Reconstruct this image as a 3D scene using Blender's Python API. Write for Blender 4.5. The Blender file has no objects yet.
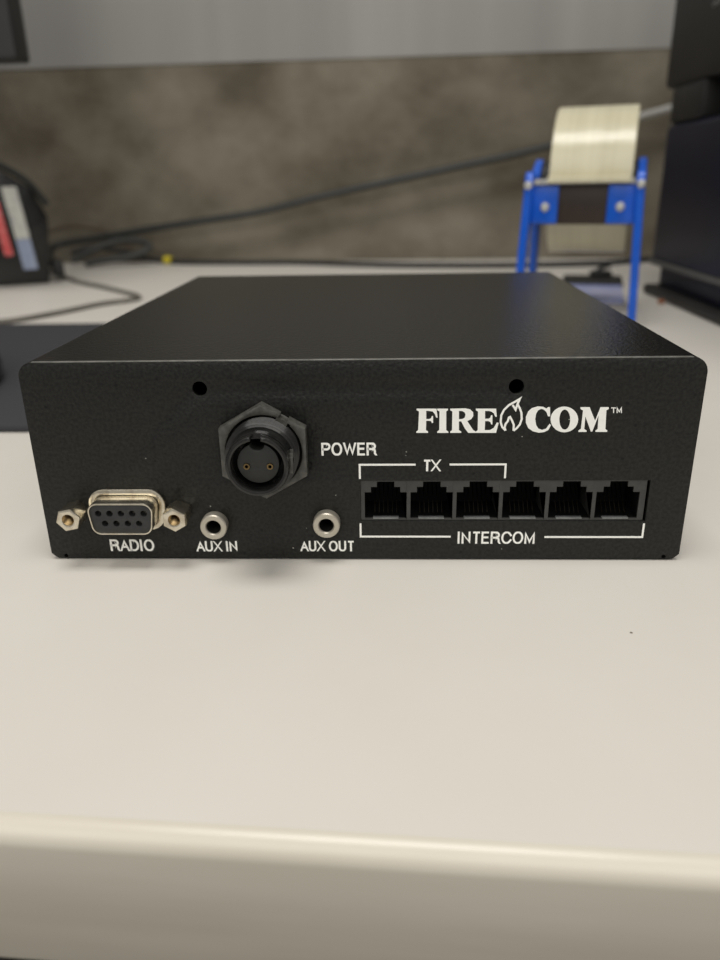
import bpy, bmesh, math, random
from mathutils import Vector, Matrix
random.seed(4)
MM = 0.001
PI = math.pi
C = bpy.context.scene.collection

# ------------------------------------------------------------------ materials
def mat(name, col, rough=0.5, metal=0.0, spec=0.5, coat=0.0, noise=None, bump=None, specks=None, trans=0.0):
    """noise=(scale, second colour, low, high, detail) ; bump=(scale, strength, distance) ; specks=(scale, size, colour)"""
    m = bpy.data.materials.new(name); m.use_nodes = True
    nt = m.node_tree; b = nt.nodes['Principled BSDF']
    b.inputs['Base Color'].default_value = (*col, 1)
    b.inputs['Roughness'].default_value = rough
    b.inputs['Metallic'].default_value = metal
    b.inputs['Specular IOR Level'].default_value = spec
    b.inputs['Coat Weight'].default_value = coat
    b.inputs['Coat Roughness'].default_value = 0.1
    if trans: b.inputs['Transmission Weight'].default_value = trans
    tc = nt.nodes.new('ShaderNodeTexCoord')
    out = None
    if noise:
        sc, c2, lo, hi, det = noise
        mp = nt.nodes.new('ShaderNodeMapping')
        nt.links.new(tc.outputs['Object'], mp.inputs['Vector'])
        if isinstance(sc, tuple):
            mp.inputs['Scale'].default_value = sc; s = 1.0
        else: s = sc
        n = nt.nodes.new('ShaderNodeTexNoise'); n.inputs['Scale'].default_value = s
        n.inputs['Detail'].default_value = det; n.inputs['Roughness'].default_value = 0.6
        nt.links.new(mp.outputs['Vector'], n.inputs['Vector'])
        r = nt.nodes.new('ShaderNodeValToRGB')
        r.color_ramp.elements[0].position = lo; r.color_ramp.elements[0].color = (*col, 1)
        r.color_ramp.elements[1].position = hi; r.color_ramp.elements[1].color = (*c2, 1)
        nt.links.new(n.outputs['Fac'], r.inputs['Fac'])
        out = r.outputs['Color']
        nt.links.new(out, b.inputs['Base Color'])
    if specks:
        for (ssc, size, scol, dens) in specks:
            v = nt.nodes.new('ShaderNodeTexVoronoi'); v.inputs['Scale'].default_value = ssc
            nt.links.new(tc.outputs['Object'], v.inputs['Vector'])
            lt = nt.nodes.new('ShaderNodeMath'); lt.operation = 'LESS_THAN'; lt.inputs[1].default_value = size
            nt.links.new(v.outputs['Distance'], lt.inputs[0])
            sep = nt.nodes.new('ShaderNodeSeparateColor'); nt.links.new(v.outputs['Color'], sep.inputs[0])
            l2 = nt.nodes.new('ShaderNodeMath'); l2.operation = 'LESS_THAN'; l2.inputs[1].default_value = dens
            nt.links.new(sep.outputs[0], l2.inputs[0])
            mu = nt.nodes.new('ShaderNodeMath'); mu.operation = 'MULTIPLY'
            nt.links.new(lt.outputs[0], mu.inputs[0]); nt.links.new(l2.outputs[0], mu.inputs[1])
            mx = nt.nodes.new('ShaderNodeMix'); mx.data_type = 'RGBA'
            nt.links.new(mu.outputs[0], mx.inputs[0])
            if out is None: mx.inputs[6].default_value = (*col, 1)
            else: nt.links.new(out, mx.inputs[6])
            mx.inputs[7].default_value = (*scol, 1)
            out = mx.outputs[2]
            nt.links.new(out, b.inputs['Base Color'])
    if bump:
        bs, st, dist = bump
        n2 = nt.nodes.new('ShaderNodeTexNoise'); n2.inputs['Scale'].default_value = bs; n2.inputs['Detail'].default_value = 2
        nt.links.new(tc.outputs['Object'], n2.inputs['Vector'])
        bn = nt.nodes.new('ShaderNodeBump'); bn.inputs['Strength'].default_value = st; bn.inputs['Distance'].default_value = dist
        nt.links.new(n2.outputs['Fac'], bn.inputs['Height']); nt.links.new(bn.outputs['Normal'], b.inputs['Normal'])
    return m

M = {}
M['powder'] = mat('black_powder_coat', (0.007, 0.007, 0.006), 0.28, spec=0.24, bump=(1150, 1.0, 0.00018),
                  specks=[(230, 0.035, (0.30, 0.30, 0.27), 0.25)])
M['powder_panel'] = mat('black_powder_coat_panel', (0.0135, 0.014, 0.0125), 0.42, spec=0.30, noise=(1300, (0.006, 0.006, 0.0055), 0.42, 0.60, 3), bump=(1000, 1.0, 0.00017),
                  specks=[(300, 0.045, (0.38, 0.38, 0.34), 0.35), (420, 0.16, (0.002, 0.002, 0.002), 0.25)])
M['ink'] = mat('white_ink', (0.90, 0.90, 0.86), 0.6, noise=(900, (0.86, 0.86, 0.82), 0.45, 0.7, 2))
M['nut_plastic'] = mat('dark_grey_nylon', (0.085, 0.084, 0.074), 0.34, noise=(500, (0.045, 0.044, 0.038), 0.4, 0.65, 3), bump=(700, 0.2, 0.0001))
M['black_plastic'] = mat('black_plastic', (0.007, 0.007, 0.007), 0.18, noise=(300, (0.014, 0.014, 0.013), 0.4, 0.6, 2))
M['insert'] = mat('insert_plastic', (0.011, 0.012, 0.011), 0.5, noise=(500, (0.015, 0.016, 0.015), 0.4, 0.6, 2))
M['dsub_insert'] = mat('grey_insert_plastic', (0.018, 0.019, 0.020), 0.5, noise=(500, (0.024, 0.025, 0.026), 0.4, 0.6, 2))
M['nickel'] = mat('worn_nickel', (0.70, 0.65, 0.54), 0.26, metal=1, noise=(350, (0.46, 0.40, 0.31), 0.45, 0.75, 4), bump=(900, 0.15, 0.0001))
M['brass'] = mat('brass', (0.42, 0.30, 0.15), 0.3, metal=1, noise=(400, (0.25, 0.17, 0.08), 0.45, 0.7, 3))
M['satin_ring'] = mat('satin_nickel_ring', (0.52, 0.485, 0.42), 0.45, metal=0.7, noise=(500, (0.50, 0.46, 0.38), 0.4, 0.7, 3))
M['jack_plastic'] = mat('jack_plastic', (0.036, 0.036, 0.034), 0.5, noise=(400, (0.045, 0.045, 0.042), 0.4, 0.6, 2))
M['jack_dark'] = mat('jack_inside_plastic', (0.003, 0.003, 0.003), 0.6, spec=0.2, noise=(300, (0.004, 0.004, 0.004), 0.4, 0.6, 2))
M['wire'] = mat('contact_wire', (0.03, 0.025, 0.02), 0.4, metal=1, noise=(300, (0.02, 0.016, 0.012), 0.4, 0.6, 2))
M['pin'] = mat('socket_brass', (0.20, 0.14, 0.07), 0.35, metal=1, noise=(300, (0.24, 0.17, 0.08), 0.4, 0.6, 2))
M['worn'] = mat('worn_sheet_edge', (0.17, 0.17, 0.155), 0.4, noise=(200, (0.10, 0.10, 0.09), 0.4, 0.6, 3))  # pale grey stands in for light caught by the panel's top edge
M['lip'] = mat('grey_lip', (0.33, 0.34, 0.34), 0.3, metal=0.6, noise=(300, (0.25, 0.26, 0.26), 0.4, 0.6, 2))
M['laminate'] = mat('beige_laminate', (0.63, 0.602, 0.556), 0.42, spec=0.4, noise=(9, (0.60, 0.572, 0.522), 0.35, 0.7, 6), bump=(420, 0.10, 0.0001),
                  specks=[(75, 0.022, (0.12, 0.09, 0.06), 0.35), (70, 0.05, (0.85, 0.81, 0.74), 0.06)])
M['laminate_edge'] = mat('worn_laminate_edge', (0.60, 0.56, 0.48), 0.30, spec=0.5, noise=((6, 30, 60), (0.50, 0.45, 0.37), 0.38, 0.75, 6),
                  specks=[(45, 0.05, (0.28, 0.23, 0.16), 0.35)])
M['concrete'] = mat('mottled_concrete', (0.098, 0.083, 0.060), 0.9, spec=0.2, noise=((8, 1, 11), (0.235, 0.210, 0.165), 0.34, 0.68, 10), bump=(60, 0.3, 0.001),
                  specks=[(14, 0.16, (0.20, 0.17, 0.12), 0.12)])
M['grey_paint'] = mat('grey_paint', (0.31, 0.305, 0.29), 0.5, spec=0.35, noise=((9, 1, 0.3), (0.25, 0.245, 0.235), 0.4, 0.65, 3))
M['floor'] = mat('dark_floor', (0.05, 0.045, 0.04), 0.7, noise=(8, (0.08, 0.07, 0.06), 0.4, 0.6, 4))
M['blue_steel'] = mat('blue_enamel', (0.004, 0.105, 0.62), 0.30, noise=(60, (0.003, 0.085, 0.52), 0.4, 0.7, 3))
M['brown_bar'] = mat('brown_bar', (0.030, 0.018, 0.012), 0.5, noise=(150, (0.022, 0.013, 0.009), 0.4, 0.7, 3))
M['steel'] = mat('bright_steel', (0.72, 0.72, 0.70), 0.25, metal=1, noise=(300, (0.6, 0.6, 0.58), 0.4, 0.7, 3))
M['pale_metal'] = mat('pale_metal', (0.62, 0.62, 0.60), 0.45, metal=0.3, noise=(300, (0.42, 0.42, 0.40), 0.4, 0.7, 3))
M['tape'] = mat('cream_filament_tape', (0.60, 0.56, 0.40), 0.30, spec=0.5, coat=0.15, noise=((260, 4, 4), (0.53, 0.49, 0.34), 0.35, 0.7, 4), bump=(55, 0.7, 0.0012))
M['cardboard'] = mat('grey_core_card', (0.35, 0.29, 0.2), 0.8, noise=(120, (0.28, 0.23, 0.16), 0.4, 0.7, 3))
M['navy_gloss'] = mat('blue_black_casing', (0.004, 0.006, 0.020), 0.38, spec=0.22, noise=(20, (0.006, 0.008, 0.026), 0.4, 0.7, 3))
M['dark_casing'] = mat('charcoal_casing', (0.020, 0.0195, 0.019), 0.5, spec=0.25, noise=(20, (0.026, 0.025, 0.024), 0.4, 0.7, 3))
M['grey_casing'] = mat('grey_casing_trim', (0.10, 0.10, 0.095), 0.4, noise=(20, (0.12, 0.12, 0.11), 0.4, 0.7, 3))
M['mat_fabric'] = mat('black_desk_mat', (0.028, 0.029, 0.034), 0.75, noise=(30, (0.028, 0.029, 0.034), 0.4, 0.7, 4), bump=(800, 0.3, 0.0002))
M['rubber'] = mat('black_rubber', (0.012, 0.012, 0.012), 0.6, noise=(60, (0.016, 0.016, 0.015), 0.4, 0.7, 3))
M['cable_dark'] = mat('dark_cable', (0.020, 0.022, 0.020), 0.5, noise=(30, (0.028, 0.030, 0.027), 0.4, 0.7, 3))
M['cable_grey'] = mat('grey_cable', (0.11, 0.10, 0.085), 0.5, noise=(30, (0.14, 0.13, 0.11), 0.4, 0.7, 3))
M['cable_brown'] = mat('brown_cable', (0.06, 0.04, 0.025), 0.5, noise=(30, (0.07, 0.05, 0.03), 0.4, 0.7, 3))
M['cable_sleeve'] = mat('pale_cable_sleeve', (0.42, 0.42, 0.40), 0.4, noise=(30, (0.36, 0.36, 0.34), 0.4, 0.7, 3))
M['yellow'] = mat('yellow_tag', (0.62, 0.50, 0.02), 0.5, noise=(80, (0.5, 0.42, 0.02), 0.4, 0.7, 3))
M['red_label'] = mat('red_label', (0.62, 0.09, 0.09), 0.45, noise=((150, 4, 260), (0.72, 0.34, 0.32), 0.55, 0.62, 2))
M['white_label'] = mat('white_label', (0.55, 0.55, 0.50), 0.45, noise=((120, 4, 260), (0.40, 0.41, 0.40), 0.5, 0.64, 2))
M['blue_label'] = mat('blue_label', (0.28, 0.33, 0.46), 0.45, noise=(120, (0.34, 0.39, 0.50), 0.5, 0.64, 2))
M['screen'] = mat('grey_screen', (0.055, 0.06, 0.06), 0.25, noise=(12, (0.07, 0.075, 0.075), 0.4, 0.7, 2))
M['periwinkle'] = mat('periwinkle_film', (0.26, 0.31, 0.62), 0.35, noise=(14, (0.50, 0.52, 0.72), 0.42, 0.66, 3))
M['rust'] = mat('rusty_crumb', (0.35, 0.13, 0.06), 0.8, noise=(300, (0.25, 0.1, 0.05), 0.4, 0.7, 3))

# ------------------------------------------------------------------ helpers (all sizes in millimetres)
def obj(name, bm, m, parent=None, label=None, smooth=True, scale=MM):
    """link a bmesh or a mesh as one object"""
    if isinstance(bm, bmesh.types.BMesh):
        bmesh.ops.recalc_face_normals(bm, faces=bm.faces[:])
        me = bpy.data.meshes.new(name); bm.to_mesh(me); bm.free()
    else: me = bm; me.name = name
    if scale: me.transform(Matrix.Scale(scale, 4))
    me.materials.clear(); me.materials.append(m)
    if smooth:
        me.polygons.foreach_set('use_smooth', [True]*len(me.polygons))
        try: me.set_sharp_from_angle(angle=math.radians(32))
        except Exception: pass
    me.update()
    o = bpy.data.objects.new(name, me); C.objects.link(o)
    if parent: o.parent = parent
    if label: o['label'] = label
    return o

def thing(name, label, cat, loc=(0, 0, 0), rotz=0, group=None):
    o = bpy.data.objects.new(name, None); C.objects.link(o); o.empty_display_size = 0.02
    o.location = Vector(loc)*MM; o.rotation_euler = (0, 0, rotz)
    return tag(o, label, cat, group)

def tag(o, label=None, cat=None, group=None, kind=None):
    if label: o['label'] = label
    if cat: o['category'] = cat
    if group: o['group'] = group
    if kind: o['kind'] = kind
    return o

def box(bm, x0, x1, y0, y1, z0, z1, bev=0.0, seg=2):
    r = bmesh.ops.create_cube(bm, size=1.0); vs = r['verts']
    for v in vs:
        v.co = Vector((x0+(v.co.x+.5)*(x1-x0), y0+(v.co.y+.5)*(y1-y0), z0+(v.co.z+.5)*(z1-z0)))
    if bev:
        es = list({e for v in vs for e in v.link_edges})
        bmesh.ops.bevel(bm, geom=es, offset=bev, segments=seg, affect='EDGES', profile=0.5)
    return bm

def rnd(pts, r, n=6):
    """round the corners of a polygon; r is one radius or one per corner"""
    out = []; N = len(pts)
    for i in range(N):
        p0, p, p1 = Vector(pts[i-1]), Vector(pts[i]), Vector(pts[(i+1) % N])
        rr = r[i] if isinstance(r, (list, tuple)) else r
        if rr <= 0: out.append(tuple(p)); continue
        a = (p0-p); b = (p1-p); ang = a.angle(b)
        t = min(rr/math.tan(ang/2), a.length*.49, b.length*.49); rr2 = t*math.tan(ang/2)
        s = p+a.normalized()*t; e = p+b.normalized()*t
        c = p+(a.normalized()+b.normalized()).normalized()*(rr2/math.sin(ang/2))
        a0 = math.atan2(s.y-c.y, s.x-c.x); a1 = math.atan2(e.y-c.y, e.x-c.x)
        d = (a1-a0+PI) % (2*PI)-PI
        for k in range(n+1):
            th = a0+d*k/n; out.append((c.x+rr2*math.cos(th), c.y+rr2*math.sin(th)))
    return out

def circ(cx, cz, r, n=40, a0=0.0, a1=2*PI, end=False):
    k = n+1 if end else n
    return [(cx+r*math.cos(a0+(a1-a0)*i/n), cz+r*math.sin(a0+(a1-a0)*i/n)) for i in range(k)]

def rect(x0, x1, z0, z1): return [(x0, z0), (x1, z0), (x1, z1), (x0, z1)]

def plate(loops, y0, y1, bev=0.0):
    """a plate in the XZ plane from y0 to y1 with outer loops and holes (even-odd fill); returns a mesh in mm"""
    cu = bpy.data.curves.new('outline', 'CURVE'); cu.dimensions = '2D'; cu.fill_mode = 'BOTH'
    for lp in loops:
        s = cu.splines.new('POLY'); s.points.add(len(lp)-1); s.use_cyclic_u = True
        for q, (x, z) in zip(s.points, lp): q.co = (x, z, 0, 1)
    cu.extrude = abs(y1-y0)/2-bev; cu.bevel_depth = bev; cu.offset = -bev; cu.bevel_resolution = 1
    t = bpy.data.objects.new('outline', cu); C.objects.link(t)
    dg = bpy.context.evaluated_depsgraph_get()
    me = bpy.data.meshes.new_from_object(t.evaluated_get(dg))
    bpy.data.objects.remove(t); bpy.data.curves.remove(cu)
    mid = (y0+y1)/2
    me.transform(Matrix(((1, 0, 0, 0), (0, 0, -1, mid), (0, 1, 0, 0), (0, 0, 0, 1))))
    b = bmesh.new(); b.from_mesh(me); bpy.data.meshes.remove(me)
    bmesh.ops.remove_doubles(b, verts=b.verts[:], dist=1e-4)
    return b

def lathe_y(bm, cx, cz, prof, n=56, close=False):
    """revolve (radius, y) pairs about the line x=cx, z=cz"""
    rings = []
    for r, y in prof:
        rings.append([bm.verts.new((cx+r*math.cos(2*PI*i/n), y, cz+r*math.sin(2*PI*i/n))) for i in range(n)] if r > 1e-6
                     else [bm.verts.new((cx, y, cz))])
    prs = list(zip(rings, rings[1:]))
    if close: prs.append((rings[-1], rings[0]))
    for a, b in prs:
        for i in range(n):
            j = (i+1) % n
            if len(a) == 1 and len(b) == 1: continue
            if len(a) == 1: bm.faces.new((a[0], b[i], b[j]))
            elif len(b) == 1: bm.faces.new((a[i], a[j], b[0]))
            else: bm.faces.new((a[i], a[j], b[j], b[i]))
    return bm

def spline(pts, k=8):
    P = [Vector(p) for p in pts]; P = [P[0]*2-P[1]]+P+[P[-1]*2-P[-2]]; out = []
    for i in range(1, len(P)-2):
        for s in range(k):
            t = s/k; a, b, c, d = P[i-1:i+3]
            out.append(.5*((2*b)+(c-a)*t+(2*a-5*b+4*c-d)*t*t+(3*b-a-3*c+d)*t**3))
    out.append(P[-2]); return out

def tube(bm, pts, r, n=10, k=8):
    P = spline(pts, k) if k else [Vector(p) for p in pts]
    up = Vector((0, 0, 1)); rings = []
    for i, p in enumerate(P):
        t = (P[min(i+1, len(P)-1)]-P[max(i-1, 0)]).normalized()
        a = t.cross(up)
        if a.length < 1e-3: a = t.cross(Vector((0, 1, 0)))
        a.normalize(); b = a.cross(t)
        rings.append([bm.verts.new(p+(a*math.cos(2*PI*j/n)+b*math.sin(2*PI*j/n))*r) for j in range(n)])
    for A, B in zip(rings, rings[1:]):
        for j in range(n): bm.faces.new((A[j], A[(j+1) % n], B[(j+1) % n], B[j]))
    bm.faces.new(rings[0]); bm.faces.new(rings[-1][::-1])
    return bm

def ribbon(bm, pts, w, y0=-0.07, y1=0.02, closed=False):
    """flat stroke of printed ink along (x, z) points, mitred"""
    P = [Vector(p) for p in pts]; N = len(P); L = []; R = []
    for i in range(N):
        if closed: a, b = P[i-1], P[(i+1) % N]
        else: a, b = (P[i-1] if i else None), (P[i+1] if i < N-1 else None)
        d0 = (P[i]-a).normalized() if a is not None else None
        d1 = (b-P[i]).normalized() if b is not None else None
        if d0 is None: d0 = d1
        if d1 is None: d1 = d0
        n0 = Vector((-d0.y, d0.x)); n1 = Vector((-d1.y, d1.x)); m = n0+n1
        if m.length < 0.2: m = n0
        m.normalize(); l = (w/2)/max(0.30, m.dot(n0))
        L.append(P[i]+m*l); R.append(P[i]-m*l)
    def ring(q, y): return [bm.verts.new((v.x, y, v.y)) for v in q]
    Lf, Rf, Lb, Rb = ring(L, y0), ring(R, y0), ring(L, y1), ring(R, y1)
    rng = range(N) if closed else range(N-1)
    for i in rng:
        j = (i+1) % N
        bm.faces.new((Lf[i], Lf[j], Rf[j], Rf[i]))
        bm.faces.new((Lf[i], Lb[i], Lb[j], Lf[j])); bm.faces.new((Rf[i], Rf[j], Rb[j], Rb[i]))
    if not closed:
        bm.faces.new((Lf[0], Rf[0], Rb[0], Lb[0])); bm.faces.new((Lf[-1], Lb[-1], Rb[-1], Rf[-1]))
    return bm

# letters drawn as centre lines in a box of height 1: (advance width, [strokes])
def arc(cx, cz, rx, rz, a0, a1, n=14):
    return [(cx+rx*math.cos(math.radians(a0+(a1-a0)*i/n)), cz+rz*math.sin(math.radians(a0+(a1-a0)*i/n))) for i in range(n+1)]
LET = {
 'P': (.80, [[(0, 0), (0, 1), (.36, 1)]+arc(.36, .74, .26, .26, 90, -90, 10)+[(0, .48)]]),
 'R': (.86, [[(0, 0), (0, 1), (.38, 1)]+arc(.38, .75, .25, .25, 90, -90, 10)+[(0, .50)], [(.40, .50)]+arc(.40, .30, .22, .20, 90, 10, 6)+[(.63, .1), (.67, 0)]]),
 'D': (.88, [[(0, 0), (0, 1), (.30, 1)]+arc(.30, .5, .36, .5, 90, -90, 14)+[(0, 0)]]),
 'O': (.98, [('c', arc(.38, .5, .38, .52, 0, 348, 28))]),
 'C': (.92, [arc(.38, .5, .38, .52, 38, 322, 22)]),
 'W': (1.12, [[(0, 1), (.22, 0), (.45, 1), (.68, 0), (.90, 1)]]),
 'E': (.74, [[(.56, 1), (0, 1), (0, 0), (.58, 0)], [(0, .53), (.52, .53)]]),
 'T': (.76, [[(0, 1), (.60, 1)], [(.30, 1), (.30, 0)]]),
 'X': (.80, [[(0, 1), (.60, 0)], [(.60, 1), (0, 0)]]),
 'I': (.28, [[(0, 0), (0, 1)]]),
 'N': (.84, [[(0, 0), (0, 1), (.60, 0), (.60, 1)]]),
 'M': (.98, [[(0, 0), (0, 1), (.36, .05), (.72, 1), (.72, 0)]]),
 'A': (.82, [[(0, 0), (.32, 1), (.64, 0)], [(.12, .33), (.52, .33)]]),
 'U': (.84, [[(0, 1), (0, .34)]+arc(.30, .30, .30, .32, 180, 360, 12)+[(.60, .34), (.60, 1)]]),
 ' ': (.30, []),
}
def word(text, x0, x1, z0, z1, w):
    """printed word filling the box x0..x1, z0..z1 with stroke width w"""
    x = 0; items = []; mx = 0
    for ch in text:
        adv, st = LET[ch]
        for s in st:
            closed = isinstance(s, tuple); q = s[1] if closed else s
            items.append((closed, [(x+a, b) for a, b in q])); mx = max(mx, max(a for a, b in items[-1][1]))
        x += adv+.07
    sx = (x1-x0-w)/mx; sz = (z1-z0-w*.9); bm = bmesh.new()
    for n, (closed, q) in enumerate(items):
        q = [Vector((x0+w/2+a*sx, z0+w*.45+b*sz)) for a, b in q]
        if not closed:
            for i, k in ((0, 1), (-1, -2)):                     # run the free ends on, to be cut level below
                d = (q[i]-q[k]).normalized()
                if abs(d.y) > .5: q[i] = q[i]+d*w*1.1
        ribbon(bm, [tuple(v) for v in q], w, -.06-.012*(n % 3), closed=closed)
    for v in bm.verts: v.co.z = min(max(v.co.z, z0), z1)
    return bm

# logo outlines on the panel, (x, z) in millimetres
GLYPHS= {'F': [(13.24, 38.08), (17.67, 38.05), (17.99, 35.98), (17.65, 35.98), (17.36, 36.77), (16.83, 37.42), (15.8, 37.56), (15.39, 37.57), (15.43, 35.64), (16.08, 35.63), (16.49, 35.81), (16.68, 36.35), (16.95, 36.34), (16.99, 34.73), (16.71, 34.73), (16.5, 35.16), (16.08, 35.24), (15.43, 35.24), (15.4, 33.04), (15.89, 32.68), (15.89, 32.38), (13.23, 32.4), (13.23, 32.69), (13.64, 33.05), (13.79, 37.43), (13.24, 37.72)], 'I': [(17.84, 38.05), (20.23, 38.03), (20.24, 37.68), (19.87, 37.4), (19.98, 33.02), (20.47, 32.65), (20.48, 32.36), (17.96, 32.37), (17.96, 32.66), (18.4, 33.03), (18.37, 37.41), (17.85, 37.69)], 'R': [(20.74, 38.03), (24.14, 38.08), (25.16, 37.86), (25.87, 37.18), (25.94, 36.29), (25.52, 35.58), (24.65, 35.12), (26.03, 32.99), (26.67, 32.62), (26.68, 32.33), (24.96, 32.34), (24.13, 33.43), (23.29, 35.06), (22.77, 35.06), (22.84, 33.0), (23.37, 32.64), (23.38, 32.35), (20.89, 32.36), (20.89, 32.65), (21.29, 33.01), (21.23, 37.39), (20.75, 37.68)], 'Rh': [(22.69, 37.52), (23.48, 37.48), (24.04, 37.09), (24.19, 36.55), (24.04, 35.95), (23.54, 35.59), (22.76, 35.56)], 'E': [(26.45, 38.0), (30.93, 37.97), (31.19, 36.08), (30.85, 36.09), (30.47, 36.91), (29.94, 37.3), (29.43, 37.45), (28.51, 37.45), (28.59, 35.64), (29.34, 35.63), (29.77, 35.91), (29.88, 36.45), (30.19, 36.45), (30.29, 34.3), (30.02, 34.3), (29.79, 34.88), (29.37, 35.09), (28.62, 35.1), (28.64, 32.97), (29.81, 32.97), (30.64, 33.47), (31.29, 34.76), (31.67, 34.65), (31.21, 32.31), (26.68, 32.33), (26.67, 32.62), (27.06, 32.98), (26.95, 37.35), (26.46, 37.64)], 'C': [(42.83, 38.25), (43.03, 36.13), (42.56, 36.13), (42.09, 37.17), (41.49, 37.72), (40.88, 37.86), (40.22, 37.5), (39.85, 36.69), (39.76, 35.47), (40.07, 34.1), (40.61, 33.28), (41.41, 32.95), (42.34, 33.22), (43.03, 34.41), (43.36, 34.08), (42.88, 32.94), (41.97, 32.44), (40.76, 32.31), (39.43, 32.64), (38.34, 33.42), (37.74, 34.66), (37.65, 36.03), (38.09, 37.29), (38.85, 38.05), (40.11, 38.44), (41.28, 38.35), (42.08, 37.94), (42.4, 38.25)], 'O': [(49.29, 35.37), (49.27, 34.7), (49.1, 34.07), (48.79, 33.5), (48.34, 33.03), (47.79, 32.67), (47.16, 32.45), (46.48, 32.37), (45.79, 32.45), (45.12, 32.68), (44.51, 33.04), (43.99, 33.53), (43.58, 34.1), (43.3, 34.74), (43.17, 35.41), (43.2, 36.07), (43.38, 36.7), (43.7, 37.26), (44.14, 37.73), (44.69, 38.08), (45.32, 38.29), (45.99, 38.36), (46.67, 38.28), (47.33, 38.06), (47.94, 37.71), (48.46, 37.23), (48.87, 36.67), (49.15, 36.04)], 'Oh': [(47.53, 35.34), (47.54, 34.72), (47.47, 34.15), (47.32, 33.66), (47.1, 33.29), (46.83, 33.05), (46.52, 32.97), (46.2, 33.05), (45.89, 33.29), (45.61, 33.67), (45.37, 34.16), (45.21, 34.74), (45.12, 35.35), (45.11, 35.96), (45.18, 36.53), (45.33, 37.01), (45.55, 37.38), (45.82, 37.61), (46.13, 37.69), (46.44, 37.61), (46.75, 37.37), (47.03, 37.0), (47.27, 36.51), (47.44, 35.95)], 'M': [(49.55, 38.21), (51.56, 38.19), (53.06, 35.03), (53.95, 38.18), (55.74, 38.17), (55.78, 37.77), (55.3, 37.41), (55.53, 33.11), (56.0, 32.74), (55.99, 32.42), (53.4, 32.43), (53.37, 32.75), (53.81, 33.12), (53.71, 36.3), (52.66, 32.53), (52.36, 32.53), (50.81, 36.09), (50.83, 33.13), (51.38, 32.76), (51.41, 32.44), (49.6, 32.45), (49.57, 32.77), (50.1, 33.14), (50.17, 37.44), (49.58, 37.8)]}
STROKES= {'flame': [[(33.31, 32.84), (32.51, 33.68), (32.11, 34.83), (32.16, 36.44), (32.7, 37.67), (33.76, 38.8), (34.97, 39.49), (36.04, 40.19), (35.71, 39.42), (35.68, 38.89), (36.17, 38.08), (36.61, 36.94), (36.76, 35.52), (36.43, 34.27), (35.77, 33.37), (35.09, 32.8)], [(33.31, 32.84), (33.06, 33.57), (33.22, 34.39), (33.67, 35.0), (33.89, 35.89), (34.15, 36.03), (34.64, 35.17), (35.08, 34.17), (35.09, 32.8)], [(36.04, 40.12), (35.55, 38.79), (35.27, 37.73), (34.9, 38.3), (34.54, 38.79)]], 'TM': [[(56.31, 37.99), (57.33, 37.98)], [(56.82, 37.98), (56.95, 36.82)], [(57.71, 36.81), (57.59, 37.98), (58.15, 37.08), (58.53, 37.97), (58.65, 36.81)]]}

# ------------------------------------------------------------------ the black intercom box
BX = thing('intercom_box', 'black powder-coated metal box with white-lettered connector panel standing on the beige desk', 'electronics box')
HW, HT = 76.2, 49.26
DS = (-55.3, 13.5)          # centre of the nine-hole connector
PC = (-21.3, 28.95)          # centre of the round power connector
A1, A2 = (-34.7, 9.75), (-7.8, 10.2)
def dshape(cx, cz, w, h, slope, r):
    return rnd([(cx-w/2+slope, cz-h/2), (cx+w/2-slope, cz-h/2), (cx+w/2, cz+h/2), (cx-w/2, cz+h/2)], r)

out = rnd([(-HW+1.5, 0.3), (HW-1.5, 0.3), (HW, 1.7), (HW, HT), (-HW, HT), (-HW, 1.7)], [.4, .4, .4, 3.5, 3.5, .4], 8)
holes = [circ(-35.35, 43.0, 1.65), circ(35.15, 43.0, 1.65), rect(0.3, 67.1, 10.35, 20.65),
         circ(-HW+3.6, .95, .5, 14), circ(HW-3.6, .95, .5, 14),
         circ(PC[0], PC[1], 8.0), circ(*A1, 2.6), circ(*A2, 2.6), dshape(*DS, 17, 8.6, 1.4, 2.4)]
pnl = obj('front_panel', plate([out]+holes, 0, 1.2, 0.13), M['powder_panel'], BX)

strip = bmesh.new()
box(strip, -HW+3.4, HW-3.4, 0.02, 1.0, HT-.14, HT+.08, .04, 1)  # thin strip added to paint a highlight along the top edge
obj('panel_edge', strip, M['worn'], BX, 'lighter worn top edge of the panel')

def sheet(path, t, y0, y1):
    """bent sheet: an open (x, z) path given a thickness inward and extruded along y"""
    P = [Vector(p) for p in path]; N = len(P); off = []
    for i in range(N):
        d = (P[min(i+1, N-1)]-P[max(i-1, 0)]).normalized(); off.append(P[i]+Vector((d.y, -d.x))*t)
    return [(v.x, v.y) for v in P]+[(v.x, v.y) for v in reversed(off)]
cw, ct = 74.8, 49.05
arcL = [(-cw+1.2+1.2*math.cos(a), ct-1.2+1.2*math.sin(a)) for a in [PI-PI/2*k/5 for k in range(6)]]
arcR = [(cw-1.2+1.2*math.cos(a), ct-1.2+1.2*math.sin(a)) for a in [PI/2-PI/2*k/5 for k in range(6)]]
bm = plate([sheet([(-cw, .4)]+arcL+arcR+[(cw, .4)], 1.0, 0, 0)], 1.25, 163.3)
obj('top_cover', bm, M['powder'], BX)
bm = plate([rnd(rect(-cw, cw, .4, ct), [.4, .4, 1.2, 1.2])], 163.3, 164.4, .1)
obj('back_panel', bm, M['powder'], BX)
bm = bmesh.new(); box(bm, -cw+1.1, cw-1.1, 1.3, 163.2, 0.4, 1.3)
obj('bottom_plate', bm, M['powder'], BX)
for x in (-62, 62):
    for y in (14, 148):
        bm = bmesh.new(); lathe_y(bm, 0, 0, [(0, 0), (5, 0), (5.4, .4), (0, .4)], 24)
        for v in bm.verts: v.co = Vector((x+v.co.x, y+v.co.z, .4-v.co.y))
        obj('rubber_foot', bm, M['rubber'], BX)

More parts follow.
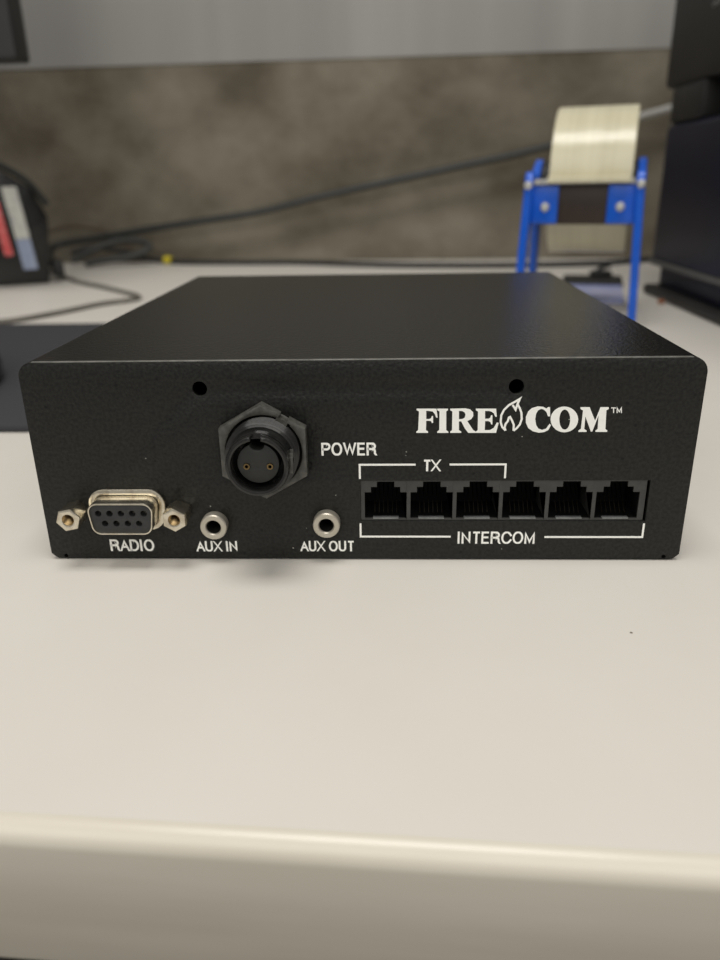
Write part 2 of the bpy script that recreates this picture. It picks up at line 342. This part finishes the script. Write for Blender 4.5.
# power connector -----------------------------------------------------------
def part_empty(name, parent, loc=(0, 0, 0), label=None):
    o = bpy.data.objects.new(name, None); C.objects.link(o); o.parent = parent; o.location = Vector(loc)*MM
    o.empty_display_size = 0.005
    if label: o['label'] = label
    return o
def ring_notched(cx, cz, ro, ri, y0, y1, ang, w, depth, bev=.1):
    """ring whose front has a keyway slot w wide at the angle (radians)"""
    a = math.asin(min(.9, w/2/ri)); b = math.asin(w/2/ro)
    o = circ(cx, cz, ro, 64, ang+b, ang+2*PI-b, True); i = circ(cx, cz, ri, 64, ang+2*PI-a, ang+a, True)
    return plate([o+i], y0, y1, bev)

px, pz = PC
hexv = [(px-.15+11.35*math.cos(PI/2+k*PI/3), pz-.15+11.35*math.sin(PI/2+k*PI/3)) for k in range(6)]
top, tr = Vector(hexv[0]), Vector(hexv[5]); e = (tr-top).normalized(); nrm = Vector((-e.y, e.x)); nrm = nrm if nrm.y < 0 else -nrm
n0 = top+e*4.9; n1 = top+e*7.0
out = [hexv[0], tuple(n0), tuple(n0+nrm*1.5), tuple(n1+nrm*1.5), tuple(n1)]+[hexv[5], hexv[4], hexv[3], hexv[2], hexv[1]]
nut = obj('power_connector', plate([out, circ(px, pz, 8.7, 64)], -3.3, 0, .35), M['nut_plastic'], BX, 'round black two-pin power connector with hexagonal nut')
prof = [(7.9, 3), (7.9, -.6)]
y = -.6
while y > -6.2:
    prof += [(8.15, y-.2), (8.15, y-.35), (7.75, y-.6), (7.75, y-.7)]; y -= .8
prof += [(7.7, -6.9), (7.3, -7.2), (6.9, -7.2), (6.9, -10.4), (5.7, -10.4), (5.7, 2.5), (6.5, 3)]
bm = bmesh.new(); lathe_y(bm, px, pz, prof, 72, True)
obj('barrel', bm, M['black_plastic'], nut)
obj('barrel_rim', ring_notched(px, pz, 6.95, 5.7, -12.6, -10.4, PI/2, 2.0, 2, .55), M['black_plastic'], nut)
for k in range(3):                                                  # bayonet ramps on the right flank
    bm = bmesh.new(); box(bm, px+6.6, px+7.35, -9.8+k*.9, -9.5+k*.9, pz-2.6+k*1.5, pz+1.2+k*.6, .1)
    obj('bayonet_ramp', bm, M['nut_plastic'], nut)
ins = circ(px, pz+.2, 4.55, 48, math.radians(90+22), math.radians(90+338), True)
ins = ins+[(px+1.65*math.cos(a), pz+4.55+1.5*math.sin(a)) for a in [math.radians(0-k*180/10) for k in range(0, 11)]]
bm = plate([ins]+[circ(px-2.55, pz-.5, .72, 18), circ(px+2.55, pz-.5, .72, 18)], -10.9, -1.5, .12)
obj('insert', bm, M['insert'], nut)
bm = bmesh.new(); lathe_y(bm, px, pz, [(0, -1.4), (6, -1.4), (6, -.8), (0, -.8)], 32)
obj('insert_base', bm, M['black_plastic'], nut)
for s in (-1, 1):
    bm = bmesh.new(); lathe_y(bm, px+s*2.55, pz-.5, [(.40, -2), (.40, -11.1), (.70, -11.1), (.70, -2)], 18, True)
    obj('contact', bm, M['pin'], nut, 'brass-coloured socket contact')

# nine-hole radio connector --------------------------------------------------
dx, dz = DS
col = obj('radio_connector', plate([dshape(dx, dz+.25, 19.4, 10.6, 1.1, 4.0), dshape(dx, dz, 15.9, 8.0, 1.0, 2.3)], -1.1, 0, .3), M['nickel'], BX,
          'nickel-plated nine-hole connector above the word RADIO')
obj('shell', plate([dshape(dx, dz, 15.9, 8.0, 1.0, 2.3), dshape(dx, dz, 15.0, 7.1, .9, 1.9)], -5.9, -.2, .18), M['nickel'], col)
hl = [(dx-5.3+2.68*k, dz+1.3) for k in range(5)]+[(dx-4.0+2.68*k, dz-1.25) for k in range(4)]
obj('insert', plate([dshape(dx, dz, 15.02, 7.12, .9, 1.9)]+[circ(a, b, .76, 18) for a, b in hl], -5.5, -1.0, .04), M['dsub_insert'], col, 'dark grey insert')
bm = plate([dshape(dx, dz, 15.0, 7.1, .9, 1.9)], -.95, -.3)
obj('insert_base', bm, M['black_plastic'], col)
for a, b in hl:
    bm = bmesh.new(); lathe_y(bm, a, b, [(.52, -1.6), (.52, -3.4), (.74, -3.4), (.74, -1.6)], 16, True)
    obj('socket_contact', bm, M['nickel'], col)
for s, rot in ((-1, 12), (1, 30)):
    c = (dx+s*12.5, dz-.2)
    hx = [(c[0]+3.0*math.cos(math.radians(rot+60*k)), c[1]+3.0*math.sin(math.radians(rot+60*k))) for k in range(6)]
    j = obj('jack_screw', plate([hx, circ(*c, 1.35, 24)], -6.0, 0, .3), M['nickel'], col)
    prof = []; y = -5.8
    while y < -.8: prof += [(1.36, y), (1.12, y+.22)]; y += .44
    bm = bmesh.new(); lathe_y(bm, *c, prof+[(1.4, -.6), (1.5, -1), (1.5, -5.7)], 24, True)
    jt = bm; lathe_y(jt, *c, [(0, -1.4), (1.36, -1.2)], 24)
    obj('screw_hole', jt, M['brass'], col, 'brass-coloured threaded hole')

# the two audio sockets -------------------------------------------------------
for (ax, az), lab in ((A1, 'round silver socket above AUX IN'), (A2, 'round silver socket above AUX OUT')):
    bm = bmesh.new()
    lathe_y(bm, ax, az, [(3.2, 0), (3.2, -2.2), (3.0, -2.5), (1.95, -2.5), (1.75, -2.2), (1.7, .5), (3.0, .5)], 48, True)
    rg = obj('audio_jack', bm, M['satin_ring'], BX, lab)
    bm = bmesh.new()
    lathe_y(bm, ax, az, [(1.72, -1.9), (1.55, -1.6), (1.5, 8), (0, 8), (0, 8.3), (2.2, 8.3), (2.2, .6), (1.72, .4)], 32, True)
    obj('barrel', bm, M['black_plastic'], rg)

# six modular jacks in the long window -----------------------------------------
for k in range(6):
    x0 = .35+10.8*k+(0 if k else 0); x1 = x0+10.8+(1.8 if k == 5 else 0); a = 1.27+10.8*k
    hole = [(a, 10.9), (a+2.0, 10.9), (a+2.0, 10.7), (a+8.0, 10.7), (a+8.0, 10.9), (a+9.93, 10.9), (a+9.93, 17.6), (a+8.4, 17.6), (a+8.4, 18.95),
            (a+7.0, 18.95), (a+7.0, 20.3), (a+2.9, 20.3), (a+2.9, 18.95), (a+1.5, 18.95), (a+1.5, 17.6), (a, 17.6)]
    if k == 5: x1 = 66.6
    j = obj('modular_jack', plate([rect(x0, x1-.02, 10.4, 20.6), hole], .45, 11, 0), M['jack_plastic'], BX)
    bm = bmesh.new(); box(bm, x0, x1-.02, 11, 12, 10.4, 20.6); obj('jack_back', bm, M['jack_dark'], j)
    # dark liner of the pocket
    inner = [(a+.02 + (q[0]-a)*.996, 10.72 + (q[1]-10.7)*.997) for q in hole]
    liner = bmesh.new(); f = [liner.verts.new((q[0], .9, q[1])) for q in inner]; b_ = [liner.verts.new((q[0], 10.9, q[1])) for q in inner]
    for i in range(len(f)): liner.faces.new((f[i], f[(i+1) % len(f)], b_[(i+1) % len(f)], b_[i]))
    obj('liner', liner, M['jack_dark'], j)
    bm = bmesh.new(); box(bm, a+1.9, a+8.0, .5, 1.7, 10.72, 11.0, .05); obj('lip', bm, M['lip'], j, 'pale grey lip')
    for w in range(6):
        bm = bmesh.new(); wx = a+2.35+w*1.05
        tube(bm, [(wx, 2.8, 11.4), (wx, 3.2, 12.0), (wx, 8.8, 16.6)], .13, 6, 3)
        obj('contact', bm, M['wire'], j)

# white printing ----------------------------------------------------------------
def printing(name, bm, lab): return obj(name, bm, M['ink'], BX, lab, smooth=False)
printing('power_lettering', word('POWER', -8.50, 4.17, 27.0, 30.1, .50), 'white POWER lettering')
printing('radio_lettering', word('RADIO', -61.2, -50.3, 2.3, 5.45, .52), 'white RADIO lettering')
printing('socket_lettering', word('AUX IN', -39.9, -29.9, 2.25, 5.05, .46), 'white AUX IN lettering')
printing('socket_lettering', word('AUX OUT', -14.45, -1.3, 2.33, 5.12, .46), 'white AUX OUT lettering')
printing('jack_lettering', word('INTERCOM', 23.4, 41.7, 4.42, 7.6, .47), 'white INTERCOM lettering')
printing('jack_lettering', word('TX', 14.85, 18.8, 23.07, 25.9, .50), 'white TX lettering')
for q, lab in (([(.25, 21.2), (.25, 24.7), (13.16, 24.7)], 'white bracket line left of TX'), ([(20.97, 24.7), (33.8, 24.7), (33.8, 21.3)], 'white bracket line right of TX'),
               ([(.2, 9.75), (.2, 6.28), (21.72, 6.28)], 'white bracket line left of INTERCOM'), ([(43.97, 6.2), (66.92, 6.2), (66.92, 9.75)], 'white bracket line right of INTERCOM')):
    printing('bracket_line', ribbon(bmesh.new(), q, .45), lab)
def join_bm(dst, src):
    me = bpy.data.meshes.new('tmp'); src.to_mesh(me); src.free(); dst.from_mesh(me); bpy.data.meshes.remove(me)
bm = bmesh.new()
for k, hl_ in (('F', None), ('I', None), ('R', 'Rh'), ('E', None)):
    join_bm(bm, plate([GLYPHS[k]]+([GLYPHS[hl_]] if hl_ else []), -.07, .02))
printing('logo_lettering', bm, 'bold white serif FIRE lettering')
bm = bmesh.new()
for k, hl_ in (('C', None), ('O', 'Oh'), ('M', None)):
    join_bm(bm, plate([GLYPHS[k]]+([GLYPHS[hl_]] if hl_ else []), -.07, .02))
printing('logo_lettering', bm, 'bold white serif COM lettering')
bm = bmesh.new()
for n, s in enumerate(STROKES['flame']): ribbon(bm, s, .46, -.06-.012*n)
printing('flame_emblem', bm, 'white outlined flame emblem')
bm = bmesh.new()
for n, s in enumerate(STROKES['TM']): ribbon(bm, s, .20, -.06-.012*n)
printing('trademark_sign', bm, 'small white TM letters')

# ------------------------------------------------------------------ desk
DR = math.atan(-0.054)
DK = thing('desk', 'long beige laminate desk with worn rounded front edge', 'desk', (0, 0, 0), DR)
cosd = math.cos(DR)
def along(x, y): return y*cosd   # perpendicular distance of the line y = y0 - .054 x
y0, y1 = -82.2*cosd, 741*cosd-1
# desktop profile in (y, z): flat top, round nose, flat face
rr = 3.4
top_prof = [(y1, 0), (y0, 0)]
nose = [(y0-rr*math.sin(a), -rr+rr*math.cos(a)) for a in [PI/2*k/10 for k in range(11)]]
def extrude_x(bm, prof, x0, x1, caps=True, closed=True, nx=1):
    rows = [[bm.verts.new((x0+(x1-x0)*i/nx, a, b)) for a, b in prof] for i in range(nx+1)]
    n = len(prof)
    for A, B in zip(rows, rows[1:]):
        for j in range(n if closed else n-1):
            bm.faces.new((A[j], A[(j+1) % n], B[(j+1) % n], B[j]))
    if caps: bm.faces.new(rows[0]); bm.faces.new(rows[-1][::-1])
    return bm
bm = bmesh.new(); extrude_x(bm, [(y1, 0), (y0, 0), (y0, -28), (y1, -28)], -1300, 1300)
obj('desktop', bm, M['laminate'], DK)
bm = bmesh.new()
nose2 = nose+[(y0-rr, -26.5), (y0-rr+.8, -28), (y0, -28)]
extrude_x(bm, nose2, -1300, 1300)
obj('front_edge', bm, M['laminate_edge'], DK, 'worn yellowed rounded edge')
for x in (-1230, 1230):
    for y in (y0+30, y1-90):
        bm = bmesh.new(); box(bm, x-25, x+25, y, y+50, -738, -28, 2); obj('leg', bm, M['dark_casing'], DK)

# ------------------------------------------------------------------ setting
WR = DR
def structure(name, bm, m, rot=0, label=None):
    o = obj(name, bm, m, None, label); o.rotation_euler = (0, 0, rot); tag(o, kind='structure'); return o
wy = 741*cosd
bm = bmesh.new(); box(bm, -1700, 1700, wy, wy+100, -738, 1500)
structure('wall_back', bm, M['concrete'], WR, 'mottled brown-grey concrete wall')
bm = bmesh.new(); box(bm, -1700, 1700, wy-1, wy-.05, 206.5, 1500)
structure('trim_1', bm, M['grey_paint'], WR, 'smooth grey painted board above the concrete')
bm = bmesh.new(); box(bm, -1700, 1700, -1600, wy, -748, -738)
structure('floor', bm, M['floor'], WR, 'dark floor')

# ------------------------------------------------------------------ tape dispenser and tape
ROT = math.radians(-16.7)
TD = thing('tape_dispenser', 'bright blue steel bench tape dispenser standing behind the black box', 'tape dispenser', (120.5, 311, 0), ROT)
sp = rnd([(-3.5, 0), (4.5, 0), (6.5, 55), (16, 64), (50, 62), (74, 0), (83, 0), (70, 66), (58, 92), (49, 97), (40, 94), (22, 84), (8, 89), (-1, 89), (-4.5, 82), (-4.5, 60)],
         [1, 1, 3, 8, 10, 1, 1, 6, 9, 6, 8, 8, 5, 5, 5, 5], 4)
for s in (-1, 1):
    bm = plate([sp], -2.4, 2.4, .8)
    for v in bm.verts:
        a, t, z = v.co.x, v.co.y, v.co.z
        fl = 31.2+t+max(0, (82-z)/82)*3.6
        v.co = Vector((s*fl, a, z))
    pl = obj('side_plate', bm, M['blue_steel'], TD)
    bm = bmesh.new(); lathe_y(bm, 0, 0, [(0, -1.6), (1.6, -1.5), (2.3, -.7), (2.4, 0), (0, 0)], 20)
    for v in bm.verts: v.co += Vector((s*31.4, -4.4, 81.5))
    obj('bolt', bm, M['pale_metal'], pl)
    bm = bmesh.new(); box(bm, min(s*14, s*30), max(s*14, s*30), -.6, 1.2, 60, 81.5, .5)
    tb = obj('tab', bm, M['blue_steel'], TD)
    bm = bmesh.new(); lathe_y(bm, 0, 0, [(0, -2.0), (1.7, -1.7), (2.5, -.8), (2.6, 0), (0, 0)], 20)
    for v in bm.verts: v.co += Vector((s*21.3, -.6, 69.3))
    obj('rivet', bm, M['pale_metal'], tb)
bm = bmesh.new(); box(bm, -28.6, 28.6, 1.2, 3.2, 59.5, 82, .4); obj('front_bar', bm, M['brown_bar'], TD, 'dark brown bar')
# toothed cutter blade lying on the bar
N = 26; pts = []
for k in range(N+1):
    x = -24+48*k/N; pts += [(x, -2.0 if k % 2 else -4.0)]
bm = bmesh.new()
up = [bm.verts.new((x*1.18, y, 84.9)) for x, y in pts]; up2 = [bm.verts.new((x*1.18, 5.0, 83.4)) for x, y in pts]
dn = [bm.verts.new((x*1.18, y*.6-1, 82.0)) for x, y in pts]; dn2 = [bm.verts.new((x*1.18, 5.0, 82.0)) for x, y in pts]
for i in range(N):
    for A, B in ((up, up2), (up2, dn2), (dn2, dn), (dn, up)): bm.faces.new((A[i], A[i+1], B[i+1], B[i]))
bm.faces.new((up[0], up2[0], dn2[0], dn[0])); bm.faces.new((up[-1], dn[-1], dn2[-1], up2[-1]))
obj('cutter_blade', bm, M['pale_metal'], TD, 'toothed steel blade', smooth=False)
def lathe_x(bm, cy, cz, prof, n=64, close=False):
    b2 = bmesh.new(); lathe_y(b2, 0, 0, prof, n, close)
    for v in b2.verts: v.co = Vector((v.co.y, cy+v.co.x, cz+v.co.z))
    join_bm(bm, b2); return bm
bm = bmesh.new(); lathe_x(bm, 50, 83, [(0, -29), (12, -29), (12, -20), (34, -20), (37.2, -20), (37.2, 20), (12, 20), (12, 29), (0, 29)], 48)
obj('hub', bm, M['rubber'], TD)
bm = bmesh.new(); lathe_x(bm, 50, 83, [(0, -34), (3, -34), (3.4, -33), (3.4, 33), (3, 34), (0, 34)], 20)
obj('axle', bm, M['rubber'], TD)
TR = thing('tape_roll', 'wide cream roll of filament tape hanging in the blue dispenser', 'tape roll', (123, 310.3, 0), ROT)
bm = bmesh.new()
prof = [(40, -23.6), (42.8, -23.6), (43.2, -23.2)]+[(43.2+.05*math.sin(k*1.7), -23+46*k/40) for k in range(41)]+[(43.2, 23.2), (42.8, 23.6), (40, 23.6)]
lathe_x(bm, 50, 83, prof, 96, True); obj('tape', bm, M['tape'], TR)
bm = bmesh.new(); lathe_x(bm, 50, 83, [(37.4, -23.8), (39.9, -23.8), (39.9, 23.8), (37.4, 23.8)], 64, True); obj('core', bm, M['cardboard'], TR)
bm = bmesh.new()
tail = [(50+43.35*math.cos(math.radians(a)), 83+43.35*math.sin(math.radians(a))) for a in range(212, 186, -5)]+[(6.2, 84.6), (0, 85.6), (-3.6, 86.2), (-4.6, 85.6), (-4.9, 83.0)]
th = [(a+(.4 if a < -4 else 0), b-.35) for a, b in tail]
extrude_x(bm, tail+th[::-1], -23, 23, nx=1)
obj('tape_end', bm, M['tape'], TR)

# ------------------------------------------------------------------ flat packet and clip behind it
PK = thing('packet', 'flat periwinkle-blue and black packet lying on the desk under the tape dispenser', 'packet', (173, 475, 0), math.radians(-14.6))
bm = bmesh.new(); box(bm, -24, 24, -80, 12, 0.1, 2.2, .6); obj('sleeve', bm, M['periwinkle'], PK, 'periwinkle-blue part')
bm = bmesh.new(); box(bm, -25, 25, 12, 75, 0.1, 2.8, .6); obj('flap', bm, M['rubber'], PK, 'black end')
bm = bmesh.new(); box(bm, -9, 9, -6, 6, 0, 5, 1.8, 3)
for v in bm.verts: v.co.z += .25*v.co.x*0+2.9
b2 = bmesh.new(); tube(b2, [(-4, 0, 7), (3, 3, 11), (9, 4, 12)], 2.2, 10, 5); join_bm(bm, b2)
cl = obj('clip', bm, M['rubber'], None); cl.location = Vector((196, 536, 0))*MM
tag(cl, 'small black clip lying on the black end of the packet', 'clip')
bm = bmesh.new(); bmesh.ops.create_icosphere(bm, subdivisions=2, radius=2)
for v in bm.verts: v.co = Vector((v.co.x*1.3, v.co.y*.9, v.co.z*.8))*(1+.2*random.random())
cr = obj('crumb', bm, M['rust'], None); cr.location = Vector((202, 392, 1.7))*MM
tag(cr, 'tiny rust-brown crumb on the desk beside the dark casing', 'crumb')

# ------------------------------------------------------------------ dark casings on the right
LC = thing('computer_case', 'glossy blue-black casing standing on the desk, beneath the charcoal casing', 'computer', (210, 450, 0), 0)
bm = bmesh.new(); box(bm, 0, 300, -330, 0, 24, 120, 4, 3); obj('body', bm, M['navy_gloss'], LC)
bm = bmesh.new(); box(bm, -.8, 300, -331, .8, 22.2, 26, .8); obj('trim_strip', bm, M['grey_casing'], LC, 'thin grey strip')
bm = bmesh.new(); box(bm, 6, 290, -322, -6, 6, 24, 2); obj('plinth', bm, M['navy_gloss'], LC)
bm = bmesh.new(); box(bm, -3, 300, -333, 2, 0.1, 7, 2); obj('base', bm, M['dark_casing'], LC)
UC = thing('printer', 'charcoal casing stacked on the glossy blue-black casing', 'printer', (210, 450, 120), 0)
bm = bmesh.new(); box(bm, -1, 300, -345, 14, 23.5, 260, 5, 3); obj('body', bm, M['dark_casing'], UC)
for yy in (-62, -330):
    bm = bmesh.new(); box(bm, 0, 60, yy, yy+60, 0.1, 24, 3); obj('foot', bm, M['dark_casing'], UC)
bm = bmesh.new(); box(bm, 30, 290, -320, -20, 6, 24, 1); obj('underside', bm, M['black_plastic'], UC)
bm = bmesh.new(); box(bm, -1.3, 2, -110, -60, 62, 66, .5); obj('slot', bm, M['black_plastic'], UC, 'black slot')

# ------------------------------------------------------------------ monitor at the upper left
MN = thing('monitor', 'black monitor whose lower corner hangs above the desk at the upper left', 'monitor', (-513, 470, 0), 0)
bm = plate([rnd(rect(-250, 250, 172, 470), 3), rect(-238, 236, 181, 460)], -22, 2, .8); obj('bezel', bm, M['rubber'], MN)
bm = bmesh.new(); box(bm, -240, 238, -19, -14, 179, 462); obj('screen', bm, M['screen'], MN, 'grey screen')
bm = bmesh.new(); box(bm, -244, 244, -12, 12, 178, 462, 4); obj('back_shell', bm, M['black_plastic'], MN)
bm = bmesh.new(); box(bm, -30, 30, 12, 28, 6, 330, 4); obj('stand', bm, M['dark_casing'], MN)
bm = bmesh.new(); box(bm, -85, 85, -40, 90, 0.1, 7, 2.5); obj('base', bm, M['dark_casing'], MN)

# ------------------------------------------------------------------ black case with labels
CS = thing('charger_case', 'black rounded case with red and white labels, at the far left of the desk', 'case', (-309.5, 560, 0), math.radians(27))
sil = rnd([(-100, 0.2), (-5, 0.2), (0, 40), (2, 60), (-8, 84), (-30, 99), (-100, 113)], [3, 3, 10, 10, 12, 14, 14], 5)
obj('body', plate([sil], 0, 75, 3), M['black_plastic'], CS)
def sticker(name, q, m, lab):
    obj(name, plate([rnd(q, 1.2, 3)], -.5, .2), m, CS, lab)
sticker('label_strip', [(-26, 14), (-13.5, 14), (-16, 41), (-28.5, 41)], M['blue_label'], 'blue lower part of the tall label')
sticker('label_strip', [(-28.5, 41.3), (-16, 41.3), (-20.5, 86), (-33, 86)], M['white_label'], 'tall slanted white label')
sticker('label_strip', [(-40, 27), (-32.5, 27), (-37, 74), (-45.5, 74)], M['red_label'], 'slanted red label')
bm = bmesh.new(); tube(bm, [(-95, 10, 114), (-70, 10, 113), (-40, 10, 108), (-12, 12, 92), (4, 14, 70)], 3.0, 10, 6)
obj('strap', bm, M['cable_dark'], CS)
bm = bmesh.new(); box(bm, 0, 10, 8, 34, 4, 20, 3); obj('plug', bm, M['rubber'], CS)

# ------------------------------------------------------------------ mat and mouse
MT = bmesh.new(); box(MT, -480, -96, 101, 321, 0.1, 3.0, .8)
mt = obj('desk_mat', MT, M['mat_fabric'], None); tag(mt, 'flat black mat lying on the desk left of the box', 'desk mat')
ms = bmesh.new()
bmesh.ops.create_uvsphere(ms, u_segments=32, v_segments=20, radius=1)
for v in ms.verts:
    x, y, z = v.co
    v.co = Vector((x*31*(1-.12*y*y), y*56, max(z, -.25)*26*(1-.25*y) + 6.6))
MS = thing('computer_mouse', 'black computer mouse on the mat, beside the thin grey cable', 'mouse', (-199, 158, 3.1), math.radians(18))
obj('body', ms, M['black_plastic'], MS)
bm = bmesh.new(); lathe_x(bm, 30, 27, [(0, -3), (6, -3), (6.5, -2), (6.5, 2), (6, 3), (0, 3)], 24); obj('scroll_wheel', bm, M['rubber'], MS)

# ------------------------------------------------------------------ cables
def cable(name, pts, r, m, lab, k=8):
    bm = bmesh.new(); tube(bm, pts, r, 10, k); o = obj(name, bm, m, None); tag(o, lab, 'cable'); return o
CB = cable('power_cable', [(-352, 650, 10), (-372, 700, 14), (-379, 737, 22), (-330, 738, 29), (-269, 735, 38), (-209, 731, 46), (-139, 727, 55), (-70, 724, 70), (53, 717, 93), (178, 710, 117), (262, 706, 142)],
      4.2, M['cable_dark'], 'thick dark cable rising diagonally across the concrete wall')
bm = bmesh.new(); tube(bm, [(256, 706.3, 140.2), (285, 704, 147), (330, 700, 157), (400, 690, 160)], 3.7, 10, 6); obj('sleeve', bm, M['cable_sleeve'], CB, 'pale grey end sleeve')  # last stretch of the cable, coloured pale grey
cable('power_cable', [(-350, 705, 16), (-330, 720, 20), (-300, 726, 15), (-270, 728, 6), (-235, 720, 3), (-205, 712, 3), (-150, 704, 3), (-92, 697, 3), (-30, 672, 3), (18, 655, 3), (80, 645, 3), (150, 640, 3), (230, 650, 3), (300, 690, 3)],
      2.8, M['rubber'], 'black cable lying along the foot of the concrete wall')
bm = bmesh.new(); lathe_x(bm, 0, 0, [(2.9, -4), (4.6, -4), (4.6, 4), (2.9, 4)], 20, True)
yt = obj('cable_tag', bm, M['yellow'], None); yt.location = Vector((-246, 723.5, 4.7))*MM; yt.rotation_euler = (0, 0, math.radians(-10))
tag(yt, 'small yellow tag around the black cable at the wall foot', 'cable tag')
cable('data_cable', [(-352, 645, 2), (-315, 595, 2), (-282, 550, 2), (-252, 518, 2), (-215, 476, 2), (-194, 448, 2), (-196, 430, 2), (-213, 410, 2), (-232, 366, 2), (-255, 335, 2), (-310, 325.5, 2)],
      1.7, M['cable_grey'], 'thin grey cable looping over the desk behind the mat')
cable('data_cable', [(-420, 745, 20), (-400, 744, 31), (-378, 743, 39), (-352, 741, 42), (-318, 739, 35), (-300, 738, 25), (-290, 737, 12), (-283, 736, 3)],
      1.5, M['cable_brown'], 'thin brown cable arching low against the concrete wall')
cable('data_cable', [(-345, 690, 8), (-320, 702, 20), (-300, 712, 27), (-276, 716, 27), (-262, 712, 20), (-280, 704, 12), (-310, 696, 8), (-330, 690, 5)],
      3.6, M['cable_dark'], 'bunched dark cable loop at the wall foot behind the black case')

# ------------------------------------------------------------------ light
def area(name, loc, rot, sx, sy, power, col):
    l = bpy.data.lights.new(name, 'AREA'); l.shape = 'RECTANGLE'; l.size = sx; l.size_y = sy; l.energy = power; l.color = col
    o = bpy.data.objects.new(name, l); C.objects.link(o); o.location = loc; o.rotation_euler = rot; return o
area('ceiling_lamp', (-0.03, -0.12, 1.5), (0, 0, 0), 0.8, 0.45, 14, (1.0, 0.97, 0.92))
area('ceiling_lamp', (0.0, -1.5, 1.3), (math.radians(48), 0, 0), 2.6, 1.2, 22, (1.0, 0.97, 0.92))  # frontal fill added behind the camera to brighten panel and desk edge
w = bpy.data.worlds.new('room'); bpy.context.scene.world = w; w.use_nodes = True
bg = w.node_tree.nodes['Background']; bg.inputs['Color'].default_value = (1.0, 0.97, 0.92, 1); bg.inputs['Strength'].default_value = 0.34

# ------------------------------------------------------------------ camera
cd = bpy.data.cameras.new('camera'); cam = bpy.data.objects.new('camera', cd); C.objects.link(cam)
Rv, Uv, Fv = (Vector((0.9992298671613056, 0.03558805842279544, -0.01652763354189277)),
              Vector((0.0021766364468284363, 0.3702872064537554, 0.9289147684208988)),
              Vector((-0.03917824430187931, 0.9282353553029369, -0.36992457385128213)))
mw = Matrix((Rv, Uv, -Fv)).transposed().to_4x4(); mw.translation = Vector((7.127, -162.556, 85.681))*MM
cam.matrix_world = mw
cd.sensor_fit = 'VERTICAL'; cd.sensor_height = 36; cd.lens = 751.11/960*36
cd.clip_start = 0.01; cd.clip_end = 20
cd.dof.use_dof = True; cd.dof.focus_distance = 0.170; cd.dof.aperture_fstop = 13.0
sc = bpy.context.scene; sc.camera = cam
sc.view_settings.view_transform = 'Standard'; sc.view_settings.look = 'None'
sc.view_settings.exposure = 0.0; sc.view_settings.gamma = 1.0; sc.view_settings.use_curve_mapping = False
